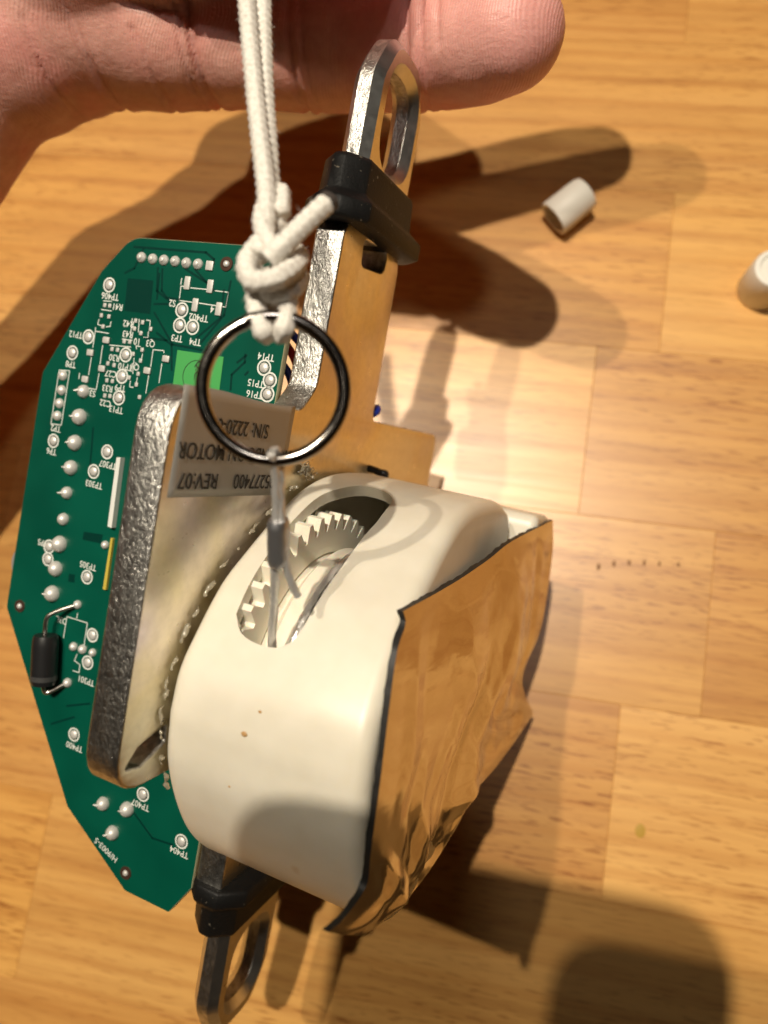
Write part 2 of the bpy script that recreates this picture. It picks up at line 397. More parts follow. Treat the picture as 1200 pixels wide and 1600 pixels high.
housing = link('gearbox_housing', hm, IVORY, unit)
def inset(pl, d):
    out = []; N = len(pl)
    for i in range(N):
        a, b, c = Vector(pl[i - 1]), Vector(pl[i]), Vector(pl[(i + 1) % N]); t_ = (c - a).normalized(); out.append(tuple(b + Vector((-t_.y, t_.x)) * d))
    return out
im = slab('cavity', inset(prof, 2.2), [], 3.2, 28.5, .3, 0); im.transform(SIDE); n_tilt(im)
cav = link('cavity', im, IVORY, unit)
# the window is cut along a direction 45 degrees up and forward
d = Vector((0, math.sin(math.radians(47)), math.cos(math.radians(47))))           # unit axes (n, u, -w)
e1 = Vector((1, 0, 0)); e2 = d.cross(e1).normalized(); e2 = -e2 if e2.y < 0 else e2
C0 = Vector((0, -20, -22))
def v2(u, w): return (Vector((0, u, -w)) - C0).dot(e2)
wl = [(6.9, -23, 12.7), (6.3, -17.9, 16.9), (5.6, -11.9, 24.7), (6.0, -6.9, 32.5), (7.4, -4.6, 37.0), (10.2, -3.2, 41.5), (14.2, -3.6, 41.6), (17.6, -4.6, 38.6), (18.4, -7.2, 32.1), (18.1, -9.7, 27.8), (17.9, -15.4, 20.0), (17.5, -22.2, 13.3), (15.9, -24.9, 11.3), (12.7, -25.6, 10.9), (9.1, -25, 11.3)]
wo = [(p.x, p.y) for p in spline([(n, v2(u, w), 0) for n, u, w in wl + wl[:1]], 6)[:-1]]
if sum(a[0] * b[1] - b[0] * a[1] for a, b in zip(wo, wo[1:] + wo[:1])) < 0: wo = wo[::-1]
cm = slab('window', wo, [], -4, 40, .05, 0)
B = Matrix((e1, e2, e1.cross(e2))).transposed().to_4x4(); 
if e1.cross(e2).dot(d) < 0: cm.transform(Matrix.Diagonal((1, 1, -1, 1))); cm.flip_normals()
B.translation = C0 * S; cm.transform(B)
cut = link('window', cm, IVORY, unit)
bpy.context.view_layer.update()
for o in (cav, cut):
    md = housing.modifiers.new('b', 'BOOLEAN'); md.object = o; md.operation = 'DIFFERENCE'; md.solver = 'EXACT'
apply_mods(housing)
for o in (cav, cut): bpy.data.objects.remove(o)
housing.data.materials.clear(); housing.data.materials.append(IVORY)
for p in housing.data.polygons: p.material_index = 0
housing.data.shade_smooth(); housing.data.set_sharp_from_angle(angle=math.radians(38))
for (n_, u_, w_, r_, a_) in ((14.6, -36.9, 6.9, .42, 1.0), (16.2, -33.3, 7.3, .26, .7), (13.1, -45.5, 8.1, .2, 1)):
    sp = link('speck', lathe('speck', [(0, .06), (r_ * .6, .05), (r_, -.1)], 12), mat('brown_speck', (.46, .27, .11), .6), unit); sp.location = (n_ * S, u_ * S, -w_ * S); sp.scale = (1.2, .9, 1)
link('parting_line', tube('parting_line', [(n_, -24.0 - .1 * n_, -(11.9 + .07 * n_)) for n_ in (2.4, 4, 5.5, 6.8)], .05, 6), mat('seam_shadow_line', (.55, .50, .40), .7), unit)
housing['label'] = 'ivory drum shaped gearbox housing with an oblong window'
mbx = slab('motor_cover', fillet([(77.5, -4.6, 3), (94, -5.2, 4), (95, -62, 4), (77.5, -62, 3)], 5), [], .3, 35.3, 1.6, 3); mbx.transform(SIDE)
link('motor_cover', mbx, IVORY, unit, 40)

# gear and spool inside
gc = (-36.4, 38.0)
def gear():
    N = 46; v = []; f = []; rb, rt = 25.0, 27.7
    ring = []
    for k in range(N):
        for fr, r in ((-.40, rb), (-.13, rt), (.13, rt), (.40, rb)):
            a = 2 * math.pi * (k + fr) / N; ring.append((r, a))
    M_ = len(ring)
    for n in (5.2, 8.4):
        for r, a in ring: v.append((n, gc[0] + r * math.sin(a), -(gc[1] - r * math.cos(a))))
    for r in (21.0,):
        for n in (8.4, 7.6):
            for _, a in ring: v.append((n, gc[0] + r * math.sin(a), -(gc[1] - r * math.cos(a))))
    for i in range(M_):
        j = (i + 1) % M_
        f.append((i, j, M_ + j, M_ + i)); f.append((M_ + i, M_ + j, 2 * M_ + j, 2 * M_ + i)); f.append((2 * M_ + i, 2 * M_ + j, 3 * M_ + j, 3 * M_ + i))
    f.append(tuple(range(M_ - 1, -1, -1))); f.append(tuple(range(3 * M_, 4 * M_)))
    me = from_py('gear', v, f); bm = bmesh.new(); bm.from_mesh(me); bmesh.ops.recalc_face_normals(bm, faces=bm.faces); bm.to_mesh(me); bm.free()
    return me
g = link('gear', gear(), GEARW, unit, 30); g['label'] = 'ivory toothed gear seen through the window'
def disc_n(name, prof_, mat_, par):
    me = lathe(name, prof_, 56); me.transform(Matrix(((0, 0, 1, 0), (0, 1, 0, gc[0] * S), (-1, 0, 0, -gc[1] * S), (0, 0, 0, 1)))); return link(name, me, mat_, par, 35)
disc_n('spool', [(12, 7.7), (20.6, 7.7), (20.6, 9.4), (22.2, 10.8), (22.2, 18.6), (25, 19.4), (25, 21.2), (12, 21.2)], GEARW, unit)
def twist(i, k, s): return 1 + .09 * math.cos(4 * (2 * math.pi * k / s) + i * .55)
def wound(n, r, a0, a1):
    pts = []
    st = int(r * abs(a1 - a0) / .22)
    for i in range(st + 1):
        a = a0 + (a1 - a0) * i / st; pts.append((n + .35 * (a - a0), gc[0] + r * math.sin(a), -(gc[1] - r * math.cos(a))))
    return pts
cw = link('steel_cable', tube('steel_cable', wound(13.6, 22.85, -1.2, 2.4), .62, 9, rfun=twist), CABLE, unit, 60)
link('steel_cable', tube('steel_cable', wound(15.0, 22.9, -1.2, 2.4), .62, 9, rfun=twist), CABLE, unit, 60)

# bronze foil tape with a black foam back, stuck over the end of the gearbox
def along(pl, t):
    P = [Vector(p) for p in pl]; L = [0]
    for a, b in zip(P[:-1], P[1:]): L.append(L[-1] + (b - a).length)
    s = t * L[-1]
    for i in range(len(P) - 1):
        if s <= L[i + 1] or i == len(P) - 2:
            k = (s - L[i]) / max(L[i + 1] - L[i], 1e-9); return P[i].lerp(P[i + 1], k)
def smoothed(pl, n=6): return [tuple(p) for p in spline(pl, n)]
t_top = smoothed([(31.8, -15.6, 11.8), (32.0, -14.5, 30.9), (33, -11.9, 48.6), (34.5, -8.8, 59.6), (36, -5.9, 91.6)])
t_back = smoothed([(36, -5.9, 91.6), (36.3, -15.2, 100.6), (36.8, -33, 104), (36.5, -43.5, 93.4), (37.5, -58.9, 118)])
t_bot = smoothed([(34.0, -53.6, .3), (34.5, -58.2, 7.8), (35, -61.6, 14.6), (35.5, -65.7, 32.6), (36, -64.8, 47.5), (36.5, -59.8, 61.3), (37, -60.3, 83.7), (37.5, -58.9, 118)])
t_front = smoothed([(31.8, -15.6, 11.8), (32.3, -17.3, 12.3), (33, -20.3, 8.9), (34, -27.7, 7.2), (34.8, -36.3, 6.7), (35.2, -46.1, 7.5), (35, -51.8, 9), (34.5, -53.7, 3.9), (34, -53.6, .3)])
NA, NB = 120, 90                     # across (front to back), down
FOLDS = [(.42, .35, -.35, .10, .9, .40), (.55, .62, -.55, .07, -.8, .33), (.28, .70, -.25, .06, .8, .30), (.70, .40, -.30, .09, .8, .45), (.18, .86, -.5, .05, .9, .22), (.36, .88, -.4, .05, -.9, .2), (.50, .85, -.6, .045, .9, .2), (.80, .72, -.7, .06, -.8, .28), (.12, .35, -.1, .05, .5, .3), (.62, .15, -.9, .06, .5, .2), (.25, .95, -.2, .035, -.7, .15), (.86, .30, -.2, .05, -.6, .3)]
gv = []
for j in range(NB + 1):
    t = j / NB
    for i in range(NA + 1):
        s = i / NA
        top_, bot_, fr, bk = along(t_top, s), along(t_bot, s), along(t_front, t), along(t_back, t)
        p = top_ * (1 - t) + bot_ * t + fr * (1 - s) + bk * s - (Vector(t_top[0]) * (1 - s) * (1 - t) + Vector(t_top[-1]) * s * (1 - t) + Vector(t_bot[0]) * (1 - s) * t + Vector(t_bot[-1]) * s * t)
        q = s * 1.0 + t * .25
        wr = .75 * noise.noise(Vector((s * 3.2 + t * 1.5, t * 2.2 - s * 1.2, 4.2))) + .30 * noise.noise(Vector((s * 9 + t * 5, t * 3.5 - s * 3, 1.2)))
        for c, wd, am, lo in ((.34, .035, .55, .35), (.46, .03, -.45, .2), (.62, .05, .6, .1), (.23, .025, .4, .55)):
            wr += am * math.exp(-((s + .35 * (t - .5) - c) / wd) ** 2) * min(1, max(0, (t - lo) * 3))
        for (s0, t0, an, wd, am, ln) in FOLDS:
            ca, sa = math.cos(an), math.sin(an); dd_ = (s - s0) * ca + (t - t0) * sa; ll_ = -(s - s0) * sa + (t - t0) * ca
            if abs(ll_) < ln: wr += am * max(0, 1 - abs(dd_) / wd) * (1 - (ll_ / ln) ** 2)
        edge = min(1, 8 * min(s, 1 - s, t, 1 - t) + .15)
        p.x += wr * (.6 + .75 * t) * edge + .15
        gv.append(p)
NV = len(gv); v = [(p.x, p.y, -p.z) for p in gv] + [(p.x - .9 - .2 * noise.noise(Vector((p.y * .5, p.z * .5, 0))), p.y + .3 * noise.noise(Vector((p.y * .6, p.z * .4, 5))), -p.z - .3 * noise.noise(Vector((p.y * .6, p.z * .4, 8)))) for p in gv]
f = []; fm = []
W1 = NA + 1
for j in range(NB):
    for i in range(NA):
        a = j * W1 + i; f.append((a, a + 1, a + 1 + W1, a + W1)); fm.append(0); f.append((NV + a, NV + a + W1, NV + a + 1 + W1, NV + a + 1)); fm.append(1)
bd = [i for i in range(W1)] + [j * W1 + NA for j in range(1, NB + 1)] + [NB * W1 + i for i in range(NA - 1, -1, -1)] + [j * W1 for j in range(NB - 1, 0, -1)]
for a, b in zip(bd, bd[1:] + bd[:1]): f.append((a, NV + a, NV + b, b)); fm.append(1)
tm = from_py('foil_tape', v, f); tm.materials.append(FOIL); tm.materials.append(FOAM)
for p, k in zip(tm.polygons, fm): p.material_index = k
bm = bmesh.new(); bm.from_mesh(tm); bmesh.ops.recalc_face_normals(bm, faces=bm.faces); bm.to_mesh(tm); bm.free()
tp = link('foil_tape', tm, None, unit, 40); tp['label'] = 'wrinkled mirror-like bronze tape with black edge over the gearbox end'

# pull cable: out of the window, through the ferrule, round the key ring and back into the ferrule
pc = spline([(13.2, -33, 20), (13.6, -27.5, 13.5), (13.85, -25.2, 11.8), (15.0, -17.3, 7.8), (15.7, -12.9, 5.4), (16.1, -7, 3.0), (16.25, -3, 1.4), (16.5, .6, -.6), (16.5, 1.9, -1.9)], 16)
link('steel_cable', tube('steel_cable', [(p.x, p.y, -p.z) for p in pc], .62, 9, rfun=twist), CABLE, unit, 60)
pc2 = spline([(16.5, 1.9, -1.9), (16.6, 2.3, -1.0), (16.75, 1.2, -.1), (16.75, -1, .9), (16.6, -3.5, 2.0), (16.75, -7, 3.3), (17.0, -11.5, 5.2), (17.6, -14.6, 6.8), (18.3, -16.6, 8.2)], 12)
link('steel_cable', tube('steel_cable', [(p.x, p.y, -p.z) for p in pc2], .55, 9, rfun=twist), CABLE, unit, 60)
fa, fb = Vector((16.25, -6.4, -3.0)), Vector((16.05, -12.6, -5.55))
fl = [fa.lerp(fb, k / 12) for k in range(13)]
fr_ = link('ferrule', tube('ferrule', fl, [1.25, 1.48] + [1.5, 1.48, 1.46, 1.48, 1.5, 1.48, 1.46, 1.48, 1.5] + [1.45, 1.25], 16, rfun=lambda i, k, s: 1.0 + .10 * math.cos(4 * math.pi * k / s)), FERRULE, unit, 40)
# hot-glue seam along the rim of the housing
gp = []
for i in range(150):
    t = i / 149; a = along([(0, u, w) for u, w in [(-4, 44), (-7.5, 34), (-13.5, 25), (-19, 17.5), (-26, 12), (-33, 9), (-40, 8.6), (-47, 10.2), (-54, 14)]], t)
    gp.append((.55 + .5 * noise.noise(Vector((i * .31, 2, 0))), a.y + .9 + .6 * noise.noise(Vector((i * .23, 5, 0))), -a.z + 1.0 + .9 * noise.noise(Vector((i * .37, 9, 0)))))
i0 = 0
while i0 < 140:
    n_ = random.randint(3, 9); seg = gp[i0:i0 + n_]
    if len(seg) > 2:
        rr = [.12 + .34 * random.random() for _ in seg]; rr[0] = rr[-1] = .05
        link('glue_blob', tube('glue_blob', spline(seg, 3), [rr[min(k // 3, len(rr) - 1)] for k in range(3 * (len(seg) - 1) + 1)], 7), GLUE, unit, 180)
    i0 += n_ + random.randint(0, 5)
# fibre clump and bolt by the plate
for k in range(14):
    pts = [(.6 + .9 * abs(noise.noise(Vector((k, i * .5, 0)))), -2.6 + 2.2 * noise.noise(Vector((k * 3.1, i * .45, 7))), -(38 + 4.5 * noise.noise(Vector((k * 1.7, i * .4, 3))))) for i in range(9)]
    link('glue_strand', tube('glue_strand', spline(pts, 4), .09, 5), GLUE, unit, 180)

# ---------------------------------------------------------------- circuit board
BZ = -35.2
pcb_out = fillet([(-6.0, 34.3, 1), (-42, 33.3, 6), (-48, 26.5, 2), (-59.2, 5.4, 2), (-60.2, -43.2, 2), (-57.4, -47.5, 2), (-37.2, -78.6, 1), (-20.5, -89.8, 1), (-10, -89.8, .5), (-6.0, -83.2, .5)], 5)
pbm = slab('circuit_board', pcb_out, [], BZ - 1.6, BZ, .08, 0); two_mats(pbm, PCB, PCBEDGE, 2)
board = link('circuit_board', pbm, None, unit); board['label'] = 'green circuit board with chamfered corners, solder side out'
def on_board(name, me, mt, n, u, dz=0.0, rz=0.0, sm=None):
    o = bpy.data.objects.new(name, me); col.objects.link(o)
    if not me.materials: me.materials.append(mt)
    if sm is not None and not me.get('sm'): me.shade_smooth(); me.set_sharp_from_angle(angle=math.radians(sm)); me['sm'] = 1
    o.parent = board; o.location = (n * S, u * S, (BZ + dz) * S); o.rotation_euler = (0, 0, rz); return o
def ribbon(name, pl, wd, mt, z):
    v = []; f = []
    for a, b in zip(pl[:-1], pl[1:]):
        A, B_ = Vector((*a, 0)), Vector((*b, 0)); t_ = (B_ - A); 
        if t_.length < 1e-6: continue
        t_.normalize(); n_ = Vector((-t_.y, t_.x, 0)) * wd / 2; A = A - t_ * wd / 2; B_ = B_ + t_ * wd / 2; i = len(v)
        v += [A - n_, B_ - n_, B_ + n_, A + n_]; v += [x + Vector((0, 0, .02)) for x in (A - n_, B_ - n_, B_ + n_, A + n_)]
        f += [(i + 4, i + 5, i + 6, i + 7), (i, i + 1, i + 5, i + 4), (i + 1, i + 2, i + 6, i + 5), (i + 2, i + 3, i + 7, i + 6), (i + 3, i, i + 4, i + 7)]
    me = from_py(name, v, f); me.materials.append(mt); o = link(name, me, None, board); o.location = (0, 0, (BZ + z) * S); return o
PINS = [(-39.1, 29.76), (-36.5, 29.72), (-33.95, 29.75), (-31.43, 29.79), (-28.92, 29.71), (-26.37, 29.76), (-23.79, 29.73)]
HOLES = [(-20.37, 30.38), (-56.62, -42.08), (-20.89, -86.2)]
SWPADS = [(-28.0, 26.23), (-23.0, 26.17), (-25.56, 22.57), (-20.44, 22.45)]
SWLINE = [[(-28.66, 25.56), (-29.36, 25.57), (-29.27, 22.99), (-26.48, 22.98)], [(-27.16, 25.48), (-23.61, 25.59)], [(-22.1, 25.55), (-19.05, 25.57), (-19.11, 22.96), (-19.78, 22.96)], [(-24.81, 23.02), (-21.31, 22.98)]]
TEST = [(-28.35, 21.35), (-28.32, 18.59), (-25.44, 18.63), (-45.74, 24.02), (-48.97, 13.78), (-52.33, 10.24), (-39.43, 11.64), (-39.56, 7.56), (-39.55, 3.47), (-53.96, -7.43), (-40.4, -7.1), (-42.93, -11.42), (-9.29, 13.63), (-7.75, 11.67), (-7.77, 9.23), (-51.29, -28.34), (-51.09, -30.89), (-40.78, -31.97), (-37.38, -42.86), (-37.54, -48.51), (-38.21, -63.67), (-19.91, -69.62), (-9.8, -75.29)]
SMALL = [(-45.96, 20.16), (-44.78, 20.19), (-46.43, 18.16), (-44.6, 18.17), (-45.64, 16.15), (-38.21, 18.17), (-36.56, 18.07), (-38.19, 16.7), (-34.51, 17.1), (-36.57, 16.06), (-40.12, 14.03), (-38.82, 14.15), (-35.71, 13.07), (-37.63, 12.03), (-35.71, 11.05), (-42.71, 12.24), (-41.38, 12.29), (-43.2, 9.45), (-41.67, 9.35), (-35.79, 8.57), (-37.74, 7.57), (-35.83, 6.55), (-42.84, 6.27), (-41.53, 6.33), (-42.8, 3.34), (-41.57, 3.46), (-34.67, 4.38)]
MED = [(-44.34, 13.73), (-47.74, 10.88), (-44.41, 8.29), (-48.05, 5.68), (-33.79, 9.46), (-30.0, 12.2)]
CONN = [(-53.77, 5.55), (-53.6, 2.71), (-53.66, 0.09), (-53.74, -2.4)]
LINES = [[(-55.01, 6.46), (-52.38, 6.71), (-52.54, -4.04), (-55.21, -4.23), (-55.01, 6.46)], [(-47.5, 15.7), (-47.5, 11.98)], [(-47.5, 9.98), (-47.57, 6.62)], [(-45.21, 12.56), (-45.18, 9.11)], [(-45.1, 7.26), (-45.21, 4.16), (-47.17, 4.12)], [(-47.32, 15.06), (-44.26, 15.06)], [(-46.55, 20.95), (-44.64, 21.04)], [(-46.74, 19.28), (-44.38, 19.29)], [(-46.99, 17.35), (-47.16, 16.4), (-46.18, 16.26)], [(-44.06, 17.24), (-44.07, 16.4), (-44.98, 16.23)], [(-35.85, 18.59), (-34.99, 18.62), (-34.94, 17.68)], [(-35.04, 16.51), (-34.94, 15.5), (-35.9, 15.42)], [(-39.17, 18.44), (-39.04, 16.0)], [(-37.55, 18.51), (-37.34, 16.22)], [(-43.52, 12.92), (-38.58, 13.25)], [(-40.8, 14.46), (-38.49, 14.51)], [(-30.83, 13.23), (-30.91, 13.61), (-33.36, 13.45), (-33.31, 10.31)], [(-30.92, 11.17), (-30.89, 7.71)], [(-33.46, 8.61), (-33.49, 5.36)], [(-37.39, 11.28), (-37.18, 8.44)], [(-37.45, 6.96), (-37.45, 5.91), (-36.6, 5.91)], [(-37.18, 13.13), (-37.34, 13.63), (-36.43, 13.62)], [(-35.98, 7.84), (-36.03, 7.05)], [(-35.63, 12.31), (-35.64, 11.53)], [(-44.32, -45.31), (-44.24, -40.95), (-39.02, -40.83), (-39.01, -45.53)], [(-41.74, -39.66), (-41.78, -40.57)], [(-40.4, -47.7), (-40.82, -49.07), (-39.31, -49.44), (-39.26, -51.08), (-40.8, -51.13)]]
BLOBS = [(-48.14, -1.68), (-48.37, -6.8), (-48.45, -11.78), (-48.59, -16.82), (-48.51, -22.12), (-48.51, -27.16), (-48.58, -32.21), (-48.57, -37.36), (-37.48, -24.76), (-41.43, -46.35), (-39.14, -46.22), (-36.61, -46.18), (-41.97, -37.88), (-41.59, -53.87), (-48.06, 3.31), (-28.57, -74.68), (-22.82, -73.69), (-25.31, -79.53)]
TEXTS = [('1', -29.43, 26.45), ('4', -21.86, 22.32), ('S2', -30.66, 22.38), ('TP402', -24.47, 20.49), ('TP3', -28.47, 16.25), ('TP4', -24.37, 16.15), ('TP406', -45.14, 21.98), ('R41', -43.03, 20.24), ('TP12', -52.12, 13.85), ('TP8', -52.34, 8.02), ('1', -49.81, 6.15), ('Q3', -34.17, 14.52), ('10', -37.27, 14.47), ('R42', -39.87, 17.45), ('R43', -39.67, 15.52), ('TP10', -39.12, 9.46), ('Q1', -36.94, 9.78), ('R30', -42.0, 10.76), ('C27', -42.26, 7.68), ('TP9', -39.58, 5.39), ('R33', -42.57, 4.84), ('C22', -42.55, 1.99), ('TP13', -39.8, 1.22), ('S3', -45.98, 3.32), ('TP2', -53.82, -4.9), ('TP6', -54.09, -9.52), ('TP307', -39.78, -9.46), ('TP303', -42.42, -13.83), ('TP14', -9.27, 15.55), ('TP15', -10.43, 10.75), ('TP16', -10.3, 8.82), ('TP5', -53.07, -27.94), ('TP305', -40.95, -29.71), ('D3L', -45.46, -41.99), ('TP301', -37.27, -52.13), ('TP400', -37.67, -66.02), ('TP407', -20.08, -71.83), ('TP404', -9.9, -77.45)]
BRAND = [(-29.62, -83.58), (-24.45, -85.54)]
STICKER = [(-27.87, 14.14), (-17.81, 14.3), (-17.56, 7.66), (-27.67, 7.41)]
WHITESTRIP = [(-36.96, -7.56), (-36.03, -7.38), (-35.65, -20.91), (-36.65, -20.82)]
YELLOW_ = [(-36.0, -22.96), (-35.49, -23.04), (-35.32, -33.11), (-36.06, -33.1)]
DIODE = [(-48.53, -44.83), (-47.38, -54.59)]
LEAD1 = [(-48.78, -44.9), (-48.6, -41.52), (-46.77, -39.99), (-41.97, -37.88)]
LEAD2 = [(-47.49, -54.84), (-46.69, -56.28), (-41.59, -53.87)]
TRACES = [[(-41.17, 31.54), (-25.1, 31.98), (-23.21, 30.97), (-23.06, 30.2)], [(-35.09, 28.22), (-34.57, 24.19), (-31.19, 22.52)], [(-28.86, 28.64), (-23.56, 26.59)], [(-26.92, 28.83), (-22.15, 25.55)], [(-34.61, 21.72), (-31.11, 22.13)], [(-34.3, 20.11), (-29.24, 15.0), (-22.74, 14.87)], [(-18.95, 27.47), (-19.21, 21.53), (-23.01, 16.25)], [(-13.26, 15.19), (-14.85, 13.78)], [(-39.04, 31.32), (-40.44, 27.69), (-42.37, 26.67)], [(-34.04, 28.12), (-33.47, 24.31), (-32.07, 23.16), (-29.3, 23.15)], [(-20.04, 25.78), (-19.83, 21.05), (-24.12, 16.91)], [(-13.5, 15.26), (-13.35, 13.98), (-15.59, 11.48), (-15.34, 8.89)], [(-12.43, 12.39), (-12.84, 11.89)], [(-35.68, 15.35), (-30.63, 15.56)], [(-34.54, 27.21), (-34.25, 22.76)], [(-44.57, -3.32), (-43.67, -14.72)], [(-33.07, 16.59), (-29.38, 14.83), (-28.54, 10.44)], [(-21.14, -73.98), (-16.24, -77.14), (-11.6, -76.68)], [(-40.93, -58.54), (-35.57, -56.36)], [(-44.18, -63.38), (-38.87, -60.23)]]
PATCH = [[(-41.65, 25.7), (-35.67, 25.91), (-35.28, 19.79), (-41.31, 19.69)], [(-43.14, -23.4), (-38.46, -22.93), (-38.62, -24.75), (-43.24, -25.03)], [(-45.3, -32.41), (-43.79, -32.24), (-43.65, -33.83), (-45.26, -34.04)]]

dome = lathe('solder_joint', [(1.0, 0), (1.0, .12), (.86, .42), (.55, .68), (.2, .8), (0, .82)], 16)
ringm = lathe('silkscreen_ring', [(1.12, 0), (1.12, .03), (1.42, .03), (1.42, 0)], 26)
pinm = lathe('solder_joint', [(1.0, 0), (1.0, .14), (.86, .42), (.55, .62), (.42, .85), (.2, .92), (0, .94)], 14)
sq = box_mesh('solder_pad', -.78, .78, -.85, .85, 0, .35, .2, 2)
padL = box_mesh('solder_pad', -.62, .62, -1.18, 1.18, 0, .30, .18, 2)
padM = box_mesh('solder_pad', -.78, .78, -.62, .62, 0, .45, .25, 2)
padS = box_mesh('solder_pad', -.36, .36, -.40, .40, 0, .28, .15, 2)
for k, (n, u) in enumerate(PINS): on_board('solder_joint', sq if k == 6 else pinm, SOLDER, n, u, sm=40)
for n, u in SWPADS: on_board('solder_pad', padL, SOLDER, n, u, sm=40)
for n, u in MED: on_board('solder_pad', padM, SOLDER, n, u, sm=40)
for n, u in SMALL: on_board('solder_pad', padS, SOLDER, n, u, sm=40)
for n, u in TEST:
    on_board('test_pad', dome, SOLDER, n, u, sm=60).scale = (.92, .92, .55); on_board('silkscreen_ring', ringm, SILK, n, u)
for n, u in CONN: on_board('solder_joint', dome, SOLDER, n, u, sm=60).scale = (1.0, 1.0, 1.1)
for k, (n, u) in enumerate(BLOBS):
    s_ = (1.35, 1.3, 1.25, 1.05, 1.05, 1.4, 1.3, 1.4, .7, .75, .8, .7, .75, .8, 1.1, 1.15, 1.25, 1.2)[k]
    s_ *= 1.17; on_board('solder_joint', dome, SOLDER, n, u, sm=60).scale = (s_, s_ * 1.02, s_ * 1.35)
    if k in (0, 1, 2, 3, 7, 14, 15, 16, 17):
        a = (Vector((n, u, BZ + .9)), Vector((n - .35, u + random.uniform(-.1, .1), BZ + 1.5)), Vector((n - .6 - random.random() * .3, u + random.uniform(-.15, .2), BZ + 2.0)))
        me = tube('pin_tail', a, [.42, .3, .1], 8); link('pin_tail', me, SOLDER, board, 60)
hr = lathe('mounting_hole', [(.0, .02), (.62, .02), (.70, .22), (1.25, .20), (1.3, 0)], 22)
hd = lathe('solder_joint', [(.6, 0), (.55, .3), (.3, .48), (0, .52)], 14)
for n, u in HOLES: on_board('mounting_hole', hr, BRASS, n, u, sm=40); on_board('solder_joint', hd, SOLDER, n, u, .02, sm=60)
for pl in SWLINE + LINES: ribbon('silkscreen_line', pl, .17, SILK, .0)
for pl in TRACES: ribbon('copper_trace', pl, .42, TRACE, .0)
for pl in PATCH:
    me = from_py('copper_area', [(a, b, 0) for a, b in pl] + [(a, b, .02) for a, b in pl], [(4, 5, 6, 7), (0, 1, 5, 4), (1, 2, 6, 5), (2, 3, 7, 6), (3, 0, 4, 7)]); me.materials.append(TRACE); bmx = bmesh.new(); bmx.from_mesh(me); bmesh.ops.recalc_face_normals(bmx, faces=bmx.faces); bmx.to_mesh(me); bmx.free()
    link('copper_area', me, None, board).location = (0, 0, BZ * S)
for s, n, u in TEXTS:
    me = text_mesh('printed_text', s, 1.75, .012, .92, .015)
    on_board('printed_text', me, SILK, n, u, .02, math.pi)
me = text_mesh('printed_text', 'HI9003-5', 1.75, .012, .95, .015); (n0, u0), (n1, u1) = BRAND
on_board('printed_text', me, SILK, (n0 + n1) / 2 + .7, (u0 + u1) / 2 + 1.0, .02, math.atan2(u0 - u1, n0 - n1))
def thin(name, pl, mt, h, z=0.03):
    N = len(pl); me = from_py(name, [(a, b, 0) for a, b in pl] + [(a, b, h) for a, b in pl], [tuple(range(N, 2 * N))] + [(i, (i + 1) % N, N + (i + 1) % N, N + i) for i in range(N)])
    b_ = bmesh.new(); b_.from_mesh(me); bmesh.ops.recalc_face_normals(b_, faces=b_.faces); b_.to_mesh(me); b_.free()
    o = link(name, me, mt, board); o.location = (0, 0, (BZ + z) * S); return o
st = thin('sticker', STICKER, GREENTAPE, .08); st['label'] = 'bright green sticker'
cs = ((STICKER[0][0] + STICKER[2][0]) / 2, (STICKER[0][1] + STICKER[2][1]) / 2)
ci = [(cs[0] - .2 + 2.9 * math.cos(a * .2618), cs[1] - .9 + 2.9 * math.sin(a * .2618)) for a in range(25)]
ribbon('sticker_print', ci, .12, INK, .12)
on_board('sticker_print', text_mesh('sticker_print', 'Q.C.', 2.0, .01, .9, .01), INK, cs[0], cs[1] + .2, .13, -math.pi / 2)
thin('white_strip', WHITESTRIP, SILK, 1.2); thin('yellow_strip', YELLOW_, YELLOW, .6)
# axial diode with bent leads
dz = BZ + 2.75
(n0, u0), (n1, u1) = DIODE; n0 += 2.3; n1 += 2.3; LEAD1 = [(a + (2.3, 2.3, 1.5, 0)[k], b) for k, (a, b) in enumerate(LEAD1)]; LEAD2 = [(a + (2.3, 2.3, 0)[k], b) for k, (a, b) in enumerate(LEAD2)]
dp = [Vector((n0, u0, dz)).lerp(Vector((n1, u1, dz)), k / 10) for k in range(11)]
dd = link('diode', tube('diode', dp, [2.2, 2.45, 2.5, 2.5, 2.5, 2.5, 2.5, 2.5, 2.5, 2.45, 2.2], 24), BLACKPL, board, 50); dd['label'] = 'black axial diode standing off the board'
link('band', tube('band', [dp[8], dp[9]], [2.53, 2.5], 24), mat('grey_band', (.045, .045, .045), .5), board, 40)
LEADM = mat('tinned_lead', (.55, .52, .48), .3, 1.0)
def lead(pl, zs): link('lead', tube('lead', spline([(a, b, z) for (a, b), z in zip(pl, zs)], 8), .42, 10), LEADM, board, 60)
lead(LEAD1, [dz, dz + .3, dz - .4, BZ + .3]); lead(LEAD2, [dz, dz - .6, BZ + .3])
